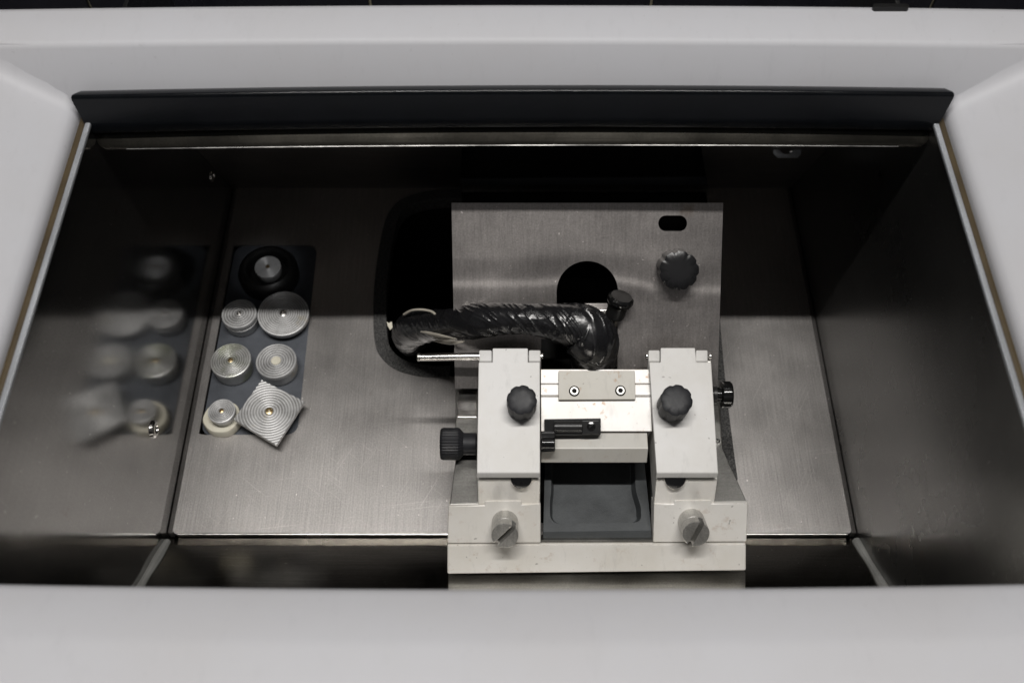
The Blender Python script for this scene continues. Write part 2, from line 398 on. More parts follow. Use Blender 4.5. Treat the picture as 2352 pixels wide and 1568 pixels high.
# ------------------------------------------------------------------ cabinet: white housing, chamber walls
ZR = 0.262
cab = root('cryostat_cabinet', 'white cabinet with a wide steel lined chamber opening in its top', 'cabinet', (0, 0.35, -0.05))
def housing():
    bm = bmesh.new()
    xi = HW + 0.0078
    yb, yf = 0.445, 0.1563
    n = 24
    def bow(x, a): return a * (1 - (x / 0.30) ** 2)
    # rear bank: inner edge -> bevel top -> flat top -> outer edge -> down
    prof = [(0.475, 0.258), (0.449, 0.258), (yb, ZR - 0.003), (yb + 0.0006, ZR), (0.4625, 0.2913), (0.4640, 0.2934), (0.4665, 0.2941), (0.4895, 0.2955), (0.4932, 0.2945), (0.4952, 0.291), (0.500, 0.281), (0.646, 0.10), (0.648, -0.4)]
    xs = [-0.62 + 1.24 * i / 48 for i in range(49)]
    grid = []
    for x in xs:
        grid.append([bm.verts.new((x, y + bow(x, 0.0038) * (1 if y > 0.45 else 0.3), z)) for y, z in prof])
    for a, c in zip(grid, grid[1:]):
        for i in range(len(prof) - 1): bm.faces.new((a[i], c[i], c[i + 1], a[i + 1]))
    # side banks: they sweep into the rear bank with a soft moulded fillet
    def smax(a, b_, k=0.012):
        h = max(k - abs(a - b_), 0) / k
        return max(a, b_) + h * h * k / 4
    for s in (-1, 1):
        cols = [0.0040, 0.007, 0.0105, 0.0145, 0.019, 0.024, 0.030, 0.036, 0.043, 0.05, 0.058, 0.068, 0.08, 0.095, 0.115, 0.14, 0.17, 0.2]
        ys_ = [0.02 + 0.36 * k / 12 for k in range(12)] + [0.38 + 0.0845 * k / 40 for k in range(41)]
        ga = []
        for y in ys_:
            row = [bm.verts.new((s * (xi + 0.001), y, 0.20)), bm.verts.new((s * xi, y, ZR - 0.005)), bm.verts.new((s * (xi + 0.0015), y, ZR - 0.0012))]
            for c in cols:
                x = xi + c
                hs_ = ZR + 0.0008 + (c - 0.004) * 0.46 - max(0, c - 0.08) ** 2 * 0.9
                hr_ = ZR + (y - bow(x, 0.0038) - 0.4456) * 1.74 - 0.0006
                row.append(bm.verts.new((s * x, y, smax(hs_, hr_))))
            ga.append(row)
        for a, c in zip(ga, ga[1:]):
            for i in range(len(a) - 1): bm.faces.new((a[i], c[i], c[i + 1], a[i + 1]))
    # front bank
    p3 = [(yf + 0.001, 0.16), (yf, ZR - 0.006), (yf - 0.0018, ZR - 0.0015), (yf - 0.005, ZR + 0.0012), (yf - 0.026, ZR + 0.0098), (yf - 0.031, ZR + 0.0108), (yf - 0.09, ZR + 0.011), (yf - 0.12, ZR + 0.0), (yf - 0.125, -0.4)]
    ga = []
    for x in xs:
        b_ = 0.0022 * (1 - (x / 0.22) ** 2) if abs(x) < 0.3 else 0.0022 * (1 - (0.3 / 0.22) ** 2)
        ga.append([bm.verts.new((x, y - b_, z)) for y, z in p3])
    for a, c in zip(ga, ga[1:]):
        for i in range(len(p3) - 1): bm.faces.new((a[i], c[i], c[i + 1], a[i + 1]))
    return bm
obj('housing', housing(), 'white', cab, ang=60)
def wallbox(x0, x1): return box(x0, x1, 0.10, 0.622, -0.06, ZR - 0.006, 0.0008)
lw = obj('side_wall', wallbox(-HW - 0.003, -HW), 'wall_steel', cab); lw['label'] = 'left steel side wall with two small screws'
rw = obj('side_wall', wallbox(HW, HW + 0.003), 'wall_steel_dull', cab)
bw = obj('back_wall', xprism([(0.618, -0.012), (0.497, 0.250), (0.4985, 0.2505), (0.6205, -0.012)], -HW + 0.0002, HW - 0.0002, 0), 'back_steel', cab)
bw['label'] = 'sloping steel back wall with a wide black recess'
def onback(x, y):
    d = ray(x, y); k = (0.618 - 0.497) / 0.262        # Y = 0.618 - k (z + 0.012)
    t = (0.618 - k * (H + 0.012)) / (d.y + k * d.z); return Vector((0, 0, H)) + d * t
rcs = [onback(x, y) for x, y in ((1063, 300), (1604, 300), (1626, 434), (1056, 438))]
bmr = bmesh.new()
va = [bmr.verts.new(p + Vector((0, -0.01, -0.005)) - cab.location) for p in rcs]; vb = [bmr.verts.new(p + Vector((0, 0.01, 0.005)) - cab.location) for p in rcs]
bmr.faces.new(va); bmr.faces.new(vb[::-1])
for i in range(4): bmr.faces.new((va[i], vb[i], vb[(i + 1) % 4], va[(i + 1) % 4]))
RECESS = bmr
obj('recess', slab([p + Vector((0, 0.012, 0.006)) + (p - sum(rcs, Vector()) / 4) * 0.1 for p in rcs], (0, 0.008, 0.004), 0), 'void', cab)
# flange + gasket along both long edges of the opening
for s in (-1, 1):
    xa, xb = (HW - 0.0012) * s, (HW + 0.0022) * s
    obj('flange', box(min(xa, xb), max(xa, xb), 0.10, 0.47, ZR - 0.0058, ZR - 0.0030, 0.0009), 'flange_steel', cab)
    xa, xb = (HW + 0.0027) * s, (HW + 0.0072) * s
    obj('gasket', box(min(xa, xb), max(xa, xb), 0.10, 0.47, ZR - 0.012, ZR - 0.0045, 0.0020), 'gasket', cab)
# sloping front panel
FY = 0.2828
fp = obj('front_panel', xprism([(FY, -0.0045), (FY - 0.165, 0.1195), (FY - 0.167, 0.117), (FY - 0.002, -0.0110)], -HW + 0.0002, HW - 0.0002, 0), 'panel_steel', cab)
obj('front_wall', box(-HW, HW, FY - 0.169, FY - 0.1672, 0.10, ZR, 0), 'panel_steel', cab)
bm = bmesh.new()
v = [bm.verts.new(p) for z in (-0.3, -0.02) for p in ((-HW - .002, FY - .03, z), (HW + .002, FY - .03, z), (HW + .002, .63, z), (-HW - .002, .63, z))]
for f in ((0, 1, 2, 3), (0, 1, 5, 4), (1, 2, 6, 5), (2, 3, 7, 6), (3, 0, 4, 7)): bm.faces.new([v[i] for i in f])
obj('sump', bm, 'void', cab)
for s in (-1, 1):
    pts = []
    for t in [i / 14 for i in range(15)]:
        y = FY - 0.004 - 0.15 * t; z = -0.0015 + (0.152 * t) * 0.7515
        pts.append((s * (HW - 0.0015), y, z, 0.0032 + 0.0006 * math.sin(t * 23 + s)))
    obj('sealant', tube(pts, 2, 10), 'sealant', cab)
# screws on the left wall
for (x, y, k_) in ((353, 985, 1), (487, 405, .7)):
    c = WX(x, y, -HW)
    sc = obj('wall_screw', lathe(c, (1, 0, 0), [(a * k_, z * k_) for a, z in ((0, 0), (0.0062, 0), (0.0062, 0.0012), (0.0052, 0.0020), (0.0034, 0.0021), (0.003, 0.001), (0, 0.001))], 28), 'bright_steel', cab)
# a dark slot-shaped pad on top of the rear bank
cc = Wz(2045, 19, 0.2965)
obj('dark_pad', slab([Vector((p.x, p.y, 0.2985)) for p in roundpoly([(cc.x - 0.0105, cc.y - 0.0018), (cc.x + 0.0105, cc.y - 0.0018), (cc.x + 0.0105, cc.y + 0.0018), (cc.x - 0.0105, cc.y + 0.0018)], 0.0017)], (0, 0, -0.006), 0.0004), 'rubber', cab)

# bracket hanging at the right rear
bd = onback(1808, 350).y * CP + (H - onback(1808, 350).z) * SP - 0.006
br = root('corner_bracket', 'small pale steel plate with a round hole and screw under the dark bar', 'bracket', W(1808, 350, bd))
o = obj('plate', slab([W(x, y, bd) for x, y in ((1776, 300), (1840, 300), (1840, 355), (1832, 363), (1786, 363), (1776, 353))], ray(1808, 340) * 0.002, 0.0003), 'flange_steel', br)
cut(o, [lathe(W(1808, 336, bd - 0.004) - br.location, ray(1808, 340), [(0, 0), (0.0062, 0), (0.0062, 0.012), (0, 0.012)], 30)])
obj('screw', lathe(W(1819, 346, bd + 0.004), -ray(1819, 346), [(0, -0.004), (0.0030, -0.004), (0.0030, 0), (0.0022, 0.0014), (0, 0.0018)], 20), 'bright_steel', br)
obj('backing', box(br.location.x - 0.010, br.location.x + 0.010, br.location.y + 0.005, br.location.y + 0.007, br.location.z - 0.006, br.location.z + 0.02, 0.001), 'void', br)

cut(bw, [RECESS])

# ------------------------------------------------------------------ sliding window bar
win = root('sliding_window_bar', 'long slate grey bar with a drooping steel lip along the rear edge', 'window bar', W(1176, 270, 0.60))
def barprof(pr, xh, cornerfn, n=40, BOW=0.0036):
    bm = bmesh.new(); rows = []
    for i in range(n + 1):
        x = -xh + 2 * xh * i / n
        rows.append([bm.verts.new((x * cornerfn(k), y + BOW * (1 - (x / xh) ** 2), z + 0.0011 * x / xh)) for k, (y, z) in enumerate(pr)])
    m = len(pr)
    for a, c in zip(rows, rows[1:]):
        for k in range(m):
            l = (k + 1) % m; bm.faces.new((a[k], c[k], c[l], a[l]))
    bm.faces.new(rows[0][::-1]); bm.faces.new(rows[-1])
    return bm
q = [Q(206, 0.6015), Q(211, 0.5988), Q(214, 0.5977), Q(216.5, 0.5970), Q(219.5, 0.5968), Q(223, 0.5971), Q(228, 0.5979), Q(280, 0.606), Q(297, 0.609), Q(302, 0.611)]
back = [(q[-1][0] + 0.006, q[-1][1] + 0.002), (q[-1][0] + 0.012, q[-1][1] + 0.018), (q[0][0] + 0.003, q[0][1] - 0.003)]
sc_ = [0.985, 0.992, 0.997, 0.9985, 0.9995, 1.0, 1.0, 0.985, 0.975, 0.972, 0.972, 0.98, 0.985]
obj('grip', barprof(q + back, 0.2565, lambda k: sc_[k]), 'grip', win, ang=50)
obj('lip_highlight', barprof([Q(338.6, .6178), Q(340.2, .6178), Q(340.2, .6195), Q(338.6, .6195)], 0.232, lambda k: 1, BOW=.002), 'bright_steel', win)  # thin brighter strip added as the highlight along the lip's lower edge
l = [Q(292, 0.6168), Q(330, 0.6175), Q(337, 0.6180), Q(340, 0.6195)]
lb = [(l[-1][0] + 0.004, l[-1][1] + 0.001), (l[0][0] + 0.004, l[0][1] + 0.002)]
obj('lip', barprof(l + lb, 0.2525, lambda k: (1, 0.985, 0.975, 0.97, 0.97, 1)[k], BOW=.002), 'lip_steel', win)

# ------------------------------------------------------------------ chamber floor plate with the machine well
fl = root('floor_plate', 'brushed stainless steel floor plate with a large felt edged cutout', 'floor plate', (0, 0.45, 0))
def P2(l): return [tuple(Wz(x, y, 0).xy) for x, y in l]
fx = HW - 0.0044
outer = roundpoly([(-fx, 0.2845), (fx, 0.2845), (fx, 0.616), (-fx, 0.616)], 0.004)
slot_px = [(1060, 866), (905, 852), (860, 800), (858, 690), (876, 540), (905, 468), (985, 440), (1062, 437), (1622, 437), (1640, 560), (1652, 740), (1668, 900), (1694, 1100), (1600, 1105), (1600, 1200), (1060, 1200)]
slot = roundpoly(P2(slot_px), [0, .03, .03, .03, .03, .03, .03, 0, .003, .03, .03, .03, .002, 0, 0, 0])
rack_c = P2([(442, 998), (683, 998), (729, 563), (514, 563)])
rackpoly = roundpoly(rack_c, 0.010)
# keep the recess clear of the plate edge
rackpoly = [(max(p[0], -fx + 0.006), p[1]) for p in rackpoly]
obj('plate', holed(outer, [slot, rackpoly], -0.0022, 0), 'floor_steel', fl, ang=25)
for s in (-1, 1):      # turned-down side edges
    bm = slab([Vector((s * fx, 0.2850, -0.0001)), Vector((s * (HW - 0.0005), 0.2858, -0.0016)), Vector((s * (HW - 0.0005), 0.616, -0.0016)), Vector((s * fx, 0.616, -0.0001))], (0, 0, -0.008), 0.0004)
    obj('edge_fold', bm, 'floor_steel', fl)
obj('front_fold', box(-fx + 0.003, fx - 0.003, 0.2836, 0.2850, -0.009, 0.0004, 0.0005), 'bright_steel', fl)
def felt_band(path_px, w0, zt):
    c = [Vector(p) for p in P2(path_px)]
    sm = catmull([Vector((p.x, p.y, 0)) for p in c], 8)
    bm = bmesh.new(); A = []
    for i, p in enumerate(sm):
        a = sm[max(0, i - 1)]; e = sm[min(len(sm) - 1, i + 1)]; t = (e - a).normalized(); n = Vector((-t.y, t.x, 0))
        o_ = p; q_ = p + n * w0
        A.append([bm.verts.new((o_.x, o_.y, -0.012)), bm.verts.new((o_.x, o_.y, zt)), bm.verts.new((q_.x, q_.y, zt)), bm.verts.new((q_.x, q_.y, -0.012))])
    for a, c2 in zip(A, A[1:]):
        for k in range(4): bm.faces.new((a[k], c2[k], c2[(k + 1) % 4], a[(k + 1) % 4]))
    bm.faces.new(A[0][::-1]); bm.faces.new(A[-1])
    return bm
obj('felt_edging', felt_band([(1032, 868), (975, 866), (915, 852), (878, 824), (861, 785), (858, 700), (864, 620), (876, 545), (892, 492), (925, 458), (985, 440), (1060, 436)], -0.0105, 0.0014), 'felt', fl)
obj('felt_edging', felt_band([(1694, 1102), (1690, 1075), (1680, 1000), (1668, 900), (1655, 760), (1646, 640), (1640, 560)], 0.012, 0.0012), 'felt', fl)
# well under the cutout
bm = bmesh.new()
wx0, wx1, wy0, wy1, wz = -0.14, 0.20, 0.286, 0.617, -0.16
v = [bm.verts.new(p) for p in ((wx0, wy0, wz), (wx1, wy0, wz), (wx1, wy1, wz), (wx0, wy1, wz), (wx0, wy0, -0.013), (wx1, wy0, -0.013), (wx1, wy1, -0.013), (wx0, wy1, -0.013))]
for f in ((0, 1, 2, 3), (0, 1, 5, 4), (1, 2, 6, 5), (2, 3, 7, 6), (3, 0, 4, 7)): bm.faces.new([v[i] for i in f])
obj('well', bm, 'void', fl)

# ------------------------------------------------------------------ rack with specimen discs
rk = obj('specimen_rack', slab([Vector((p[0], p[1], -0.0010)) for p in [Vector(q_) for q_ in roundpoly([(max(a, -fx + 0.0065) + (0.0006 if a < -0.2 else 0), b_) for a, b_ in rack_c], 0.010)]], (0, 0, -0.012), 0.0005), 'rack')
top(rk, 'blue grey plastic rack let into the steel floor under the metal discs', 'rack')
def ridged(r, n, depth, r_in=0.0, z=0.0, edge=0.0008):
    """profile from the rim inwards over a ridged top face"""
    out = []
    K = n * 8
    for k in range(K + 1):
        rr_ = (r - edge) + (r_in - (r - edge)) * k / K
        ph = (k / 8) % 1; 
        out.append((max(rr_, 0), z - depth * (0.5 - 0.5 * math.cos(2 * math.pi * ph)) ** 1.6))
    return out
def disc_top_center(x, y, z): return Wz(x, y, z)
GRP = 'metal specimen discs standing on the rack'
def disc(label, x, y, rpx, h, n, tilt=(0, 0), tiers=None, m='alu', centre='boss', depth=0.0005):
    c = Wz(x, y, h); d = (c - Vector((0, 0, H))).dot(Vector((0, CP, -SP)))
    r = rpx / FD * d
    base = Vector((c.x, c.y, 0.0))
    t = root('specimen_disc', label, 'specimen disc', base, GRP)
    ax = Vector((tilt[0], tilt[1], 1)).normalized()
    org = c - ax * h
    ri = r * 0.16
    if tiers == 'groove':
        prof = [(0, 0), (r * 0.90, 0), (r * 0.93, 0.0008), (r * 0.93, h * 0.38), (r * 0.98, h * 0.42), (r * 0.98, h * 0.56), (r * 0.86, h * 0.60), (r * 0.86, h * 0.70), (r, h * 0.74), (r, h - 0.0006)]
    elif tiers == 'thin':
        prof = [(0, 0), (r * 0.35, 0), (r * 0.35, h * 0.5), (r * 0.97, h * 0.55), (r, h * 0.62), (r, h - 0.0006)]
    else:
        prof = [(0, 0), (r * 0.93, 0), (r * 0.95, 0.0008), (r * 0.95, h - 0.0045), (r, h - 0.004), (r, h - 0.0006)]
    prof += ridged(r, n, depth * 2.2, ri, h)
    prof += [(ri * 0.95, h - 0.001), (0, h - 0.001)]
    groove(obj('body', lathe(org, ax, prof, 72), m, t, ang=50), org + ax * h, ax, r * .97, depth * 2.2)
    if centre == 'boss':
        obj('centre_boss', lathe(org + ax * (h - 0.001), ax, [(0, 0), (ri * 0.9, 0), (ri * 0.85, 0.0008), (ri * 0.4, 0.0011), (ri * 0.3, 0.0003), (0, 0.0002)], 24), 'brass' if m == 'alu_green' else 'bright_steel', t)
    elif centre == 'flat':
        obj('centre_boss', lathe(org + ax * (h - 0.001), ax, [(0, 0), (ri * 1.5, 0), (ri * 1.5, 0.0011), (0, 0.0012)], 24), 'cream', t)
    return t
disc('stepped metal disc with a groove round its side beside the widest round disc', 548.7, 719, 39.5, 0.0155, 5, tiers='groove', depth=0.0007)
disc('widest round metal disc with a fine ridged face half in shadow', 650.3, 719, 58, 0.012, 9, tilt=(0.06, -0.10), tiers='thin', depth=0.0004)
disc('round metal disc with green and yellow stains on its ridged face', 529.4, 826.5, 46, 0.0145, 7, m='alu_green', depth=0.0003)
disc('round metal disc with clean wide rings and a pale flat centre', 633.8, 827.6, 46, 0.0145, 6, centre='flat', depth=0.0006)
# small disc on a cream base
t = root('specimen_disc', 'small ringed metal disc stuck on a wider cream coloured base', 'specimen disc', Wz(509, 958, 0), GRP)
c = Wz(509, 956, 0.008); r = 41.5 / FD * (c - cam.location).length
obj('cream_base', lathe(Vector((c.x, c.y, 0)), (0, 0, 1), [(0, 0), (r * 0.98, 0), (r, 0.001), (r * 1.0, 0.006), (r * 0.95, 0.0078), (0, 0.008)], 48, lambda a: 1 + 0.02 * math.sin(3 * a + 1) + 0.012 * math.sin(7 * a)), 'cream', t)
c2 = Wz(508.5, 942.6, 0.0175); r2 = 30 / FD * (c2 - cam.location).length
pr = [(0, -0.0095), (r2 * 0.82, -0.0095), (r2 * 0.82, -0.004), (r2, -0.0032), (r2, -0.0006)] + ridged(r2, 5, 0.0006, r2 * 0.2, 0) + [(r2 * 0.18, -0.001), (0, -0.001)]
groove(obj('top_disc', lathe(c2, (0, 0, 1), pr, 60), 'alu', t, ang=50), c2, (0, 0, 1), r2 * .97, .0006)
obj('centre_boss', lathe(c2 - Vector((0, 0, 0.001)), (0, 0, 1), [(0, 0), (r2 * 0.19, 0), (r2 * 0.17, 0.001), (r2 * 0.09, 0.0013), (r2 * 0.06, 0.0003), (0, 0.0002)], 20), 'brass', t)
# square disc, leaning on its neighbours
sz = 0.016
cs = [Wz(601, 872, sz + 0.001), Wz(699, 921.5, sz - 0.002), Wz(635, 1021, sz - 0.001), Wz(537, 962, sz + 0.002)]
ctr = sum(cs, Vector()) / 4
t = root('specimen_disc', 'square metal plate with concentric grooves lying over the rack corner', 'specimen disc', Vector((ctr.x, ctr.y, 0)), GRP)
ux = (cs[1] - cs[0]); uy = (cs[3] - cs[0]); nn = ux.cross(uy).normalized()
if nn.z < 0: nn = -nn
bm = bmesh.new(); G = 110; gv = []
side = ux.length
for j in range(G + 1):
    row = []
    for i in range(G + 1):
        a, b_ = i / G, j / G
        p = cs[0] * (1 - a) * (1 - b_) + cs[1] * a * (1 - b_) + cs[2] * a * b_ + cs[3] * (1 - a) * b_
        rr_ = (p - ctr).length
        row.append(bm.verts.new(p - nn * (0.00042 * (0.5 - 0.5 * math.cos(2 * math.pi * rr_ / 0.00215)))))
    gv.append(row)
for j in range(G):
    for i in range(G): bm.faces.new((gv[j][i], gv[j][i + 1], gv[j + 1][i + 1], gv[j + 1][i]))
rim = [gv[0][i] for i in range(G)] + [gv[i][G] for i in range(G)] + [gv[G][i] for i in range(G, 0, -1)] + [gv[i][0] for i in range(G, 0, -1)]
low = [bm.verts.new(v_.co - nn * 0.0035) for v_ in rim]
for i in range(len(rim)):
    j = (i + 1) % len(rim); bm.faces.new((rim[i], rim[j], low[j], low[i]))
bm.faces.new(low)
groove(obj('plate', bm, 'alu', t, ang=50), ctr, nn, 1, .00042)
pc = ctr
obj('centre_boss', lathe(pc - nn * 0.0008, nn, [(0, 0), (0.0030, 0), (0.0030, 0.0012), (0.0016, 0.0016), (0.0010, 0.0006), (0, 0.0005)], 24), 'brass', t)
obj('stem', cyl(pc - nn * 0.0032, -nn, 0.007, 0.0115, 28), 'alu', t)
# black rubber cup with a disc inside
ccup = Wz(622, 640, 0.0)
cup = root('rubber_cup', 'thick black rubber cup at the dark top end of the rack', 'cup', ccup)
rc = 0.0245
obj('wall', lathe(ccup, (0, 0, 1), [(0.0, 0), (rc * 0.92, 0), (rc, 0.002), (rc, 0.012), (rc * 0.93, 0.0155), (rc * 0.80, 0.0175), (rc * 0.72, 0.0170), (rc * 0.68, 0.014), (rc * 0.66, 0.004), (0, 0.004)], 56), 'rubber', cup)
cin = Vector((ccup.x - 0.0005, ccup.y + 0.0035, 0.0042))
t = root('specimen_disc', 'small ridged metal disc lying inside the black rubber cup', 'specimen disc', cin, GRP)
rin = 0.0108
obj('body', lathe(cin, (0, -0.06, 1), [(0, 0), (rin * 0.9, 0), (rin, 0.001), (rin, 0.0085)] + ridged(rin, 5, 0.0004, rin * 0.18, 0.009) + [(rin * 0.17, 0.0083), (0, 0.0083)], 56), 'alu', t, ang=50)
obj('centre_boss', lathe(cin + Vector((0, 0, 0.0083)), (0, -0.06, 1), [(0, 0), (rin * 0.17, 0), (rin * 0.1, 0.001), (0, 0.0008)], 20), 'brass', t)
so.location = (0.05, 0.02, 0.83)
so.rotation_euler = (cin + Vector((-0.001, 0.001, 0.009)) - so.location).to_track_quat('-Z', 'Y').to_euler()

# ------------------------------------------------------------------ microtome knife holder
mic = root('microtome', 'pale grey microtome knife holder with two knobbed side blocks and front bar', 'microtome', (0.06, 0.32, 0))
def quad(pts, ds): return [W(x, y, d) for (x, y), d in zip(pts, ds)]
# front bar
A = [(1027, 1252), (1714, 1249), (1714, 1310), (1027, 1318)]
obj('front_bar', slab(quad(A, (0.6848, 0.6848, 0.6912, 0.6915)), (0, 0.016, -0.0145), 0.0012), 'cast', mic)
obj('bar_reflection_strip', slab(quad([(1030, 1322), (1712, 1314), (1712, 1372), (1030, 1372)], (.6965, .6990, .6730, .6730)), (0, 0.004, -0.006), 0), 'bed_steel', mic)  # solid strip standing in for the bar's reflection in the front panel
# feet (front faces)
inw = Vector((0, 0.010, -0.0094))
fL = [(1030, 1161, .6770), (1113, 1160, .6770), (1114, 1150.5, .6760), (1198, 1149.5, .6760), (1199, 1158, .6768), (1242, 1157, .6767), (1242, 1246, .6857), (1027.5, 1247, .6858)]
fR = [(1502, 1157, .6767), (1548, 1157, .6767), (1549, 1149, .6759), (1634, 1148, .6758), (1635, 1156, .6766), (1718, 1155, .6765), (1715, 1243.5, .6854), (1500, 1245, .6856)]
for f in (fL, fR): obj('foot', slab([W(*p) for p in f], inw, 0.0008), 'cast', mic)
# beds: horizontal machined tops behind each foot, narrowing to the rear
zb = W(1100, 1157, 0.6785).z - 0.0006
def zq(l): return [Wz(x, y, zb) for x, y in l]
obj('bed', slab(zq([(1033, 1158), (1241.5, 1155), (1241.5, 893), (1046, 893), (1046, 1060)]), (0, 0.012, -0.045), 0.0006), 'bed_top', mic)
obj('bed', slab(zq([(1503, 1153), (1716, 1153), (1660, 1030), (1652, 870), (1492, 870)]), (0, 0.012, -0.045), 0.0006), 'bed_top', mic)
# bright strip along the bed on the left
obj('guide_strip', slab([Wz(x, y, zb + 0.003) for x, y in ((1050, 958), (1096, 958), (1096, 898), (1050, 898))], (0, 0, -0.0034), 0.0006), 'bright_steel', mic)
# side blocks
def xat(x, y, d): return (x - 1176) / FD * d
for side, (a, c) in (('l', (1097, 1241)), ('r', (1507, 1648))):
    x0, x1 = xat(a, 0, 0.668), xat(c, 0, 0.668)
    pr = [Q(1157, .6785), Q(1100, .6675), Q(1092, .6685), Q(815, .6905), (Q(815, .6905)[0] + 0.001, zb - 0.001), (Q(1157, .6785)[0] + 0.002, zb - 0.003)]
    b1 = obj('side_block', xprism(pr, x0, x1, 0.0007), 'cast', mic)
# clamp plates with hinge notches
PL = {'l': [(1095, 1086, .660), (1241, 1086, .660), (1240.5, 831, .6818), (1213, 831, .6818), (1213, 799, .6845), (1131, 799, .6845), (1131, 831, .6818), (1099, 831, .6818)],
      'r': [(1508, 1086, .660), (1650, 1086, .660), (1634, 831, .6818), (1600, 831, .6818), (1597, 798, .6845), (1517, 798, .6845), (1517, 831, .6818), (1491, 831, .6818)]}
tv = W(1176, 1097.5, 0.6628) - W(1176, 1086, 0.660)
for k in ('l', 'r'):
    obj('clamp_plate', slab([W(*p) for p in PL[k]], tv, 0.0007), 'paint', mic)
for a, c in ((1100, 1130), (1214, 1242), (1489, 1516), (1598, 1626)):
    lg = slab([W(a, 829, .6822), W(c, 829, .6822), W(c, 803, .6850), W(a, 803, .6850)], tv * 2.2, 0.0009)
    obj('hinge_lug', lg, 'paint', mic)
# plate normal
pn = (W(1100, 1086, .660) - W(1241, 1086, .660)).cross(W(1213, 799, .6845) - W(1241, 1086, .660)).normalized()
if pn.z < 0: pn = -pn
def onplate(x, y):
    t = (1086 - y) / (1086 - 799); return W(x, y, .660 + .0245 * t)
for x, y, rad in ((1198, 935, 35.5), (1543, 936, 38)):
    c = onplate(x, y); r = rad / FD * 0.645
    k = obj('clamp_knob', lathe(c + pn * 0.002, pn, knob_prof(r, 0.0195, 0.0016), 96, scallop(8, 0.07), spin=0.2), 'knob', mic)
    obj('knob_stem', cyl(c - pn * 0.001, pn, r * 0.5, 0.004, 24), 'black_metal', k)
# dark screw ends under the front of each plate
for x, y in ((1197, 1091), (1548, 1091)):
    c = W(x, y, 0.671); fnv = Vector((0, -0.72, 0.69))
    obj('clamp_screw', lathe(c - fnv * 0.001, fnv, knob_prof(0.0068, 0.0075, 0.0008), 60), 'knob_dark', mic)
# slotted bolts on the feet
ba = Vector((0, -math.cos(R(40)), math.sin(R(40))))
for x, y, ang in ((1160, 1197, 46), (1587, 1193, 66)):
    c = W(x, y, 0.6815); r = 30.5 / FD * 0.675
    b0 = obj('slotted_bolt', cyl(c - ba * 0.002, ba, r, 0.0145, 48, 0.0003), 'bolt_steel', mic)
    fr = frame(c, ba)
    # two half-moon ends either side of the slot, cut along a screen diagonal
    X, Y, Z = [fr.to_3x3().col[i].copy() for i in range(3)]
    u = Vector((1, 0, 0)); w = ba.cross(u).normalized()
    if w.z < 0: w = -w
    sd = u * math.cos(R(ang)) + w * math.sin(R(ang)); sn = ba.cross(sd)
    for s in (-1, 1):
        g = 0.0016; th0 = math.asin(g / r); pts = []
        for i in range(25):
            th = th0 + (math.pi - 2 * th0) * i / 24
            pts.append(c + ba * 0.0200 + sd * (r * math.cos(th)) + sn * (s * r * math.sin(th)))
        obj('bolt_end', slab(pts, -ba * 0.0076, 0.0004), 'bolt_steel', b0)
# bridge between the blocks
xl, xr = xat(1243, 0, 0.676), xat(1497, 0, 0.676)
pr = [Q(848, .6850), Q(880, .6828), Q(881.5, .6838), Q(883, .6826), Q(907, .6806), Q(909, .6818), Q(912, .6802), Q(990, .6752), Q(992, .6790), (Q(992, .679)[0] + .004, 0.082), (Q(848, .685)[0] + .002, 0.082)]
obj('blade_rail', xprism(pr, xl, xr, 0.0002), 'blade_face', mic)
pr = [Q(994, .6775), Q(1029, .6725), Q(1031, .6725), Q(1062, .6790), (Q(1062, .679)[0] + .012, Q(1062, .679)[1] + 0.001), (Q(994, .6775)[0] + .003, Q(994, .6775)[1] - .005)]
obj('rail_support', xprism(pr, xl, xat(1487, 0, .676), 0.0005), 'cast_dull', mic)
# pressure plate and socket screws
pq = [(1283, 918, .6768), (1460, 917, .6768), (1458, 851, .6815), (1283, 851, .6815)]
tn = (W(*pq[0]) - W(*pq[1])).cross(W(*pq[2]) - W(*pq[1])).normalized()
if tn.z < 0: tn = -tn
pp = obj('pressure_plate', slab([W(*p) for p in pq], -tn * 0.0030, 0.0004), 'pressure', mic)
for x, y in ((1319, 898), (1425, 897)):
    c = W(x, y, .6782) - tn * 0.0006
    r = 0.0029
    obj('socket_screw', lathe(c, tn, [(0, 0), (r, 0), (r, .0012), (r * .88, .0016), (r * .58, .0016), (r * .52, .0002), (0, .0002)], 24), 'bed_steel', pp)
    obj('socket_rim', lathe(c + tn * .0003, tn, [(0, 0), (r * 1.22, 0), (r * 1.22, .0007), (0, .0007)], 24), 'void', pp)
    obj('socket', lathe(c + tn * 0.0003, tn, [(0, 0), (r * .5, 0), (r * .5, .0002), (0, .0002)], 6), 'void', pp)
# black cam lever
lev = obj('cam_lever', slab([W(x, y, .669) for x, y in ((1250, 962), (1380, 960), (1380, 998), (1250, 1000))], ray(1300, 980) * 0.009, 0.0005), 'black_metal', mic)
obj('lever_rod', cyl(W(1272, 980, .6685), (1, 0, 0), 0.0038, 0.0185, 24), 'black_metal', lev)
obj('lever_foot', slab([W(x, y, .6655) for x, y in ((1243, 992), (1275, 992), (1275, 1036), (1243, 1038))], ray(1260, 1010) * 0.010, 0.0006), 'black_metal', lev)
obj('lever_pin', cyl(W(1243, 1018, .6645), (1, 0, 0), 0.0044, 0.0085, 24), 'gloss', lev)
obj('lever_block', slab([W(x, y, .6670) for x, y in ((1337, 966), (1376, 965), (1376, 996), (1337, 997))], ray(1356, 980) * 0.004, 0.0005), 'black_metal', lev)
obj('lever_screw', lathe(W(1358, 979, .6668), -ray(1358, 979), [(0, -.001), (.0028, -.001), (.0028, .0003), (.0018, .0005), (.0015, -.0002), (0, -.0002)], 20), 'gloss', lev)
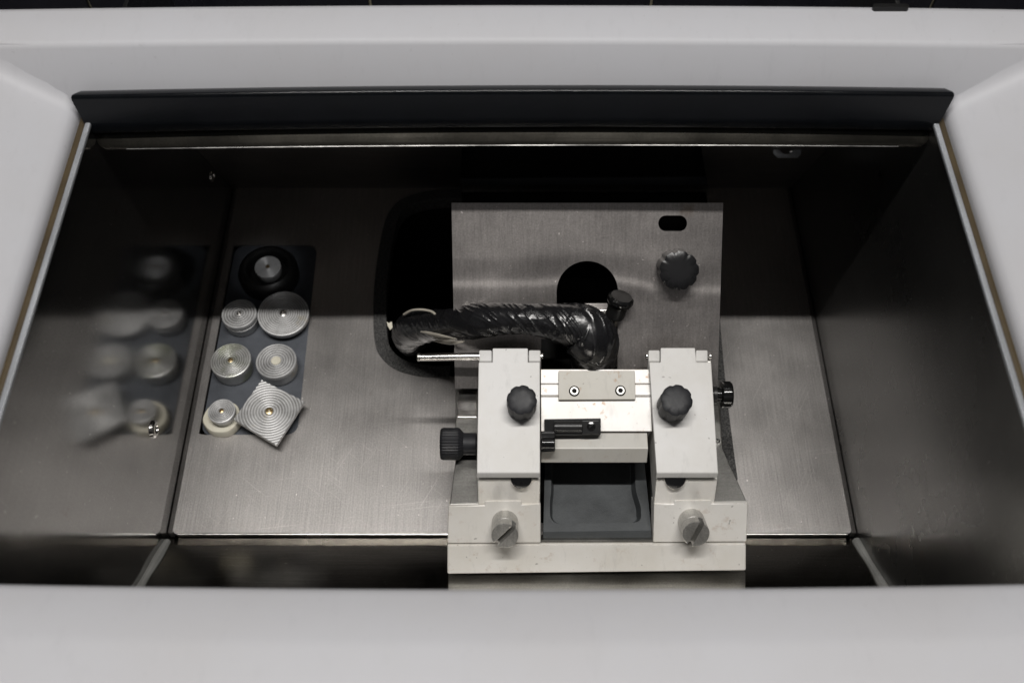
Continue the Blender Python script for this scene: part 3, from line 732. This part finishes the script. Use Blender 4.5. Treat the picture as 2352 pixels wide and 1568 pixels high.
# knurled knob on the left
c0 = W(1012, 1019, .690)
def knurl(t): return 1 - 0.045 * (0.5 + 0.5 * math.cos(34 * t)) 
rk_ = 37 / FD * .69; 
kk = obj('knurled_knob', lathe(c0, (1, 0, 0), [(0, 0), (rk_ * .9, 0), (rk_ * .97, .0008), (rk_, .002), (rk_, .0118), (rk_ * .96, .0128), (rk_ * .66, .0158), (0, .0158)], 272, knurl), 'knob', mic)
obj('knob_neck', lathe(c0 + Vector((.0150, 0, 0)), (1, 0, 0), [(0, 0), (rk_ * .68, 0), (rk_ * .68, .0086), (rk_ * .62, .0092), (rk_ * .5, .0094), (rk_ * .5, .02), (0, .02)], 40), 'knob', kk)
# shiny knob on the right
c1 = W(1632, 906, .6900)
k2 = obj('side_knob', lathe(c1, (1, 0, 0), [(0, 0), (.0050, 0), (.0050, .0068), (.0086, .0072), (.0090, .0084), (.0090, .0128), (.0080, .0140), (0, .0146)], 80, None), 'gloss', mic)
obj('knob_collar', lathe(c1 + Vector((.0015, 0, 0)), (1, 0, 0), [(0, 0), (.0062, 0), (.0062, .0022), (0, .0022)], 40), 'black_metal', k2)
# hinge pin sticking out to the left
p0 = W(962, 820, .6895); p1 = W(1112, 818, .6860)
hp = obj('hinge_pin', tube([(*p0, .0025), (*(p0.lerp(p1, .5)), .0025), (*p1, .0025)], 4, 20), 'bright_steel', mic)
obj('pin_tip', lathe(p0 - Vector((.0012, 0, 0)), (1, 0, 0), [(0, 0), (.0022, 0), (.0028, .0006), (.0028, .0020), (.0021, .0026), (0, .0026)], 20), 'bed_steel', hp)
for x in (1244, 1486, 1630): obj('pin_end', cyl(W(x, 818, .6872) - Vector((.0010, 0, 0)), (1, 0, 0), .0020, .0022, 16), 'bright_steel', mic)
# small screw and rail on right flank
obj('flank_plate', slab([Wz(x, y, zb + .0008) for x, y in ((1644, 1030), (1657, 1018), (1650, 930), (1640, 930))], (0, 0, -.006), .0003), 'bed_steel', mic)
obj('flank_screw', lathe(Wz(1648, 1012, zb + .0009), (0, 0, 1), [(0, 0), (.0018, 0), (.0012, .0009), (0, .001)], 16), 'bright_steel', mic)
# thin bright runner in front of the tray
obj('tray_runner', slab([W(1243, 1240, .6868), W(1500, 1239, .6868), W(1500, 1248, .6875), W(1243, 1249, .6875)], (0, .006, -.005), .0004), 'bed_steel', mic)

# ------------------------------------------------------------------ waste tray between the feet
zt = W(1300, 1222, .6885).z
tr = root('waste_tray', 'dark grey plastic tray with a shallow rounded basin between the machine feet', 'tray', Wz(1370, 1160, zt))
ou = [tuple(Wz(x, y, zt).xy) for x, y in ((1248, 1221), (1496, 1218), (1478, 1040), (1252, 1040))]
inn = roundpoly([tuple(Wz(x, y, zt).xy) for x, y in ((1263, 1203), (1473, 1199), (1472, 1165), (1460, 1125), (1458, 1050), (1266, 1050), (1266, 1128), (1263, 1150))], [.009, .009, .002, .003, .002, .002, .003, .002])
bm = holed(ou, [inn], zt - .0100, zt); bev(bm, .0005, 2, 60)
obj('rim', bm, 'tray', tr)
bm = bmesh.new(); cx = sum(p[0] for p in inn) / len(inn); cy = sum(p[1] for p in inn) / len(inn)
lo = []
for p in inn:
    lo.append((cx + (p[0] - cx) * .93, cy + (p[1] - cy) * .93 + .0022, zt - .0090))
rings = [[bm.verts.new((p[0], p[1], zt - .0004)) for p in inn], [bm.verts.new((p[0] * .4 + q_[0] * .6, p[1] * .4 + q_[1] * .6, zt - .0070)) for p, q_ in zip(inn, lo)], [bm.verts.new(p) for p in lo]]
for a, c in zip(rings, rings[1:]):
    for k in range(len(a)): bm.faces.new((a[k], c[k], c[(k + 1) % len(a)], a[(k + 1) % len(a)]))
bm.faces.new(rings[-1])
obj('basin', bm, 'tray', tr, ang=60)
obj('front_lip', slab([W(1248, 1221.5, .6882), W(1496.5, 1219, .6882), W(1498, 1236, .6902), W(1247, 1237, .6902)], (0, .004, -.004), .0005), 'tray', tr)

# ------------------------------------------------------------------ cover plate behind the knife holder
cov = root('cover_plate', 'upright bent steel plate with an arched opening behind the knife holder', 'cover plate', W(1350, 880, .726))
def sm(a, c, x):
    t = min(1, max(0, (x - a) / (c - a))); return t * t * (3 - 2 * t)
def dcov(x, y):
    t = (y - 465) / 425
    sh = -14 * math.exp(-((x - 1365) / 95) ** 2) + 14 * sm(1430, 1560, x)
    yy = y - sh
    return .688 + .0235 * t + .0007 * sm(588, 640, yy) - .0005 * sm(640, 664, yy) + .0003 * sm(664, 700, yy) + .0006 * math.sin(x * .011) * sm(560, 680, y)
bm = bmesh.new(); NX, NY = 90, 120; g = []
for j in range(NY + 1):
    y = 466 + (892 - 466) * j / NY; row = []
    for i in range(NX + 1):
        f = i / NX; xl_ = 1037 + (1045 - 1037) * (y - 466) / 426; xr_ = 1661 + (1648 - 1661) * (y - 466) / 426
        x = xl_ + (xr_ - xl_) * f
        row.append(bm.verts.new(W(x, y, dcov(x, y))))
    g.append(row)
for j in range(NY):
    for i in range(NX): bm.faces.new((g[j][i], g[j + 1][i], g[j + 1][i + 1], g[j][i + 1]))
ret = bmesh.ops.extrude_face_region(bm, geom=bm.faces[:])
dv = ray(1350, 680) * .0022
for e in ret['geom']:
    if isinstance(e, bmesh.types.BMVert): e.co += dv
bmesh.ops.recalc_face_normals(bm, faces=bm.faces[:])
cp = obj('sheet', bm, 'cover_steel', cov, ang=60)
def thru(px):
    a = [W(x, y, .64) - cov.location for x, y in px]
    bm = bmesh.new(); vs = [bm.verts.new(p) for p in a]; ws = [bm.verts.new(W(x, y, .83) - cov.location) for x, y in px]
    bm.faces.new(vs); bm.faces.new(ws[::-1])
    for i in range(len(vs)): bm.faces.new((vs[i], ws[i], ws[(i + 1) % len(vs)], vs[(i + 1) % len(vs)]))
    return bm
arch = [(1349 + 70.5 * math.cos(t), 670 - 70.5 * math.sin(t)) for t in [math.pi * i / 28 for i in range(29)]]
arch = [(1418, 880)] + arch + [(1278.5, 778), (1243, 778), (1243, 880)]
ob = [(1529 + 17 * math.cos(t), 513 - 18 * math.sin(t)) for t in [math.pi / 2 + math.pi * i / 12 for i in range(13)]] + [(1561 + 17 * math.cos(t), 513 - 18 * math.sin(t)) for t in [-math.pi / 2 + math.pi * i / 12 for i in range(13)]]
cut(cp, [thru(arch), thru(ob)])
for e in cp.data.polygons: e.use_smooth = True
cp.data.set_sharp_from_angle(angle=R(35))
fnv = Vector((0, -.70, .714)).normalized()
ck = W(1551, 614, .698)
kb = obj('fluted_knob', lathe(ck, fnv, knob_prof(45 / FD * .70, .018, .0022), 128, scallop(9, .075), spin=.4), 'knob_dark', cov)
obj('knob_stem', cyl(ck - fnv * .004, fnv, .006, .006, 24), 'black_metal', kb)
obj('slot_backing', slab([W(x, y, .708) for x, y in ((1505, 485), (1585, 485), (1585, 540), (1505, 540))], ray(1545, 510) * .002, 0), 'void', cov)

# ------------------------------------------------------------------ specimen head and its clamp knob
hd = root('specimen_holder', 'dark specimen head with silver plate and black clamp knob behind the hose', 'specimen head', W(1345, 850, .77))
obj('housing', slab([W(x, y, .765) for x, y in ((1225, 640), (1440, 640), (1440, 890), (1225, 890))], ray(1340, 760) * .04, .002), 'void', hd)
obj('silver_plate', slab([W(x, y, .740) for x, y in ((1279, 697), (1396, 696), (1410, 790), (1279, 790))], ray(1340, 740) * .004, .0006), 'cover_steel', hd)
obj('bright_block', slab([W(x, y, .730) for x, y in ((1366, 711), (1402, 711), (1414, 840), (1366, 840))], ray(1390, 760) * .005, .0006), 'bright_steel', hd)
obj('side_strip', slab([W(x, y, .724) for x, y in ((1404, 760), (1417, 756), (1427, 842), (1412, 842))], ray(1410, 800) * .004, .0004), 'bright_steel', hd)
r0 = W(1404, 765, .712); r1 = W(1417, 716, .697)
rax = (r1 - r0).normalized()
obj('clamp_rod', cyl(r0, rax, .0028, (r1 - r0).length, 20), 'bed_steel', hd)
ka = (W(1432, 668, .686) - W(1412, 722, .6975)).normalized()
cb = W(1411, 726, .699)
obj('clamp_collar', lathe(cb, ka, [(0, 0), (.0062, 0), (.0066, .0006), (.0066, .0105), (.0050, .0115), (0, .0115)], 36, scallop(6, .05)), 'rubber', hd)
obj('clamp_cap', lathe(cb + ka * .0105, ka, [(0, 0), (.0070, 0), (.0086, .0012), (.0092, .003), (.0088, .0052), (.0072, .0064), (0, .0066)], 60, scallop(8, .04)), 'gloss', hd)

# ------------------------------------------------------------------ taped hose
hs = root('taped_hose', 'thick hose wrapped in wrinkled black tape bending down to the knife holder', 'hose', W(1150, 736, .68))
hp_ = [(946, 786, .815, 33), (938, 768, .79, 38), (955, 752, .765, 40), (1000, 747, .735, 36), (1045, 744, .712, 36), (1092, 737, .696, 38.5), (1145, 732, .688, 37), (1195, 731, .683, 34.5), (1240, 735, .681, 38), (1288, 741, .680, 46), (1336, 751, .681, 52), (1358, 778, .684, 58), (1362, 810, .698, 54), (1362, 838, .722, 52), (1361, 870, .748, 50)]
pts = [(*W(x, y, d), rp * 1.0 / FD * d) for x, y, d, rp in hp_]
def wrap(s, th):
    ph = (s / .030 + th / (2 * math.pi)) % 1.0
    step = .06 * (1 - ph) if ph > .05 else .06 * ph / .05
    q1 = th - s * 85 + 1.2 * noise.noise(Vector((s * 22, 0, 2)))
    w = noise.noise(Vector((s * 38, 1.1 * math.cos(th), 1.1 * math.sin(th))))
    n2 = noise.noise(Vector((s * 34, 2.6 * math.cos(q1), 2.6 * math.sin(q1) + 9)))
    n3 = noise.noise(Vector((s * 120 + 3 * math.cos(th), 2.0 * math.cos(th + s * 40), 2.0 * math.sin(th + s * 40) + 4)))
    msk = max(0, min(1, .5 + 1.6 * noise.noise(Vector((s * 40, 1.5 * math.cos(th), 1.5 * math.sin(th) + 30)))))
    bend = sm(.10, .14, s)
    fold = max(0, 1 - abs(n2) * 7); fine = max(0, 1 - abs(n3) * 8)
    return .98 + step * .7 + .06 * w + msk * ((.05 + .04 * bend) * fold + .022 * fine) - .03 * abs(n2)
obj('tape_wrap', tube(pts, 34, 128, wrap), 'tape', hs, ang=80)
# pale torn backing on the underside near the left end
for k in range(6):
    x0 = 956 + k * 7 + random.uniform(-4, 4); yo = k * 4.2; L = random.uniform(78, 104) - k * 4
    P_ = [W(x0, 759 + yo, .741 - k * .0004), W(x0 + L * .35, 764 + yo, .7225), W(x0 + L * .7, 770 + yo * .85, .7040), W(x0 + L, 775 + yo * .5, .6945)]
    w_ = random.uniform(.0006, .0012)
    obj('torn_strip', tube([(*P_[0], w_ * .4), (*P_[1], w_), (*P_[2], w_ * .9), (*P_[3], w_ * .3)], 6, 6), 'strand', hs)
obj('cuff_ring', tube([(*W(x, y, d), .0009) for x, y, d in ((928, 722, .752), (945, 713, .742), (968, 711, .733), (990, 715, .725), (1000, 722, .719))], 6, 8), 'strand', hs)
tg = obj('paper_scrap', slab([W(x, y, .80) for x, y in ((888, 738), (893, 742), (900, 738), (902, 752), (896, 758), (890, 748))], ray(895, 748) * .0015, .0003), 'cream')
top(tg, 'tiny cream scrap caught on the felt beside the hose end', 'scrap')
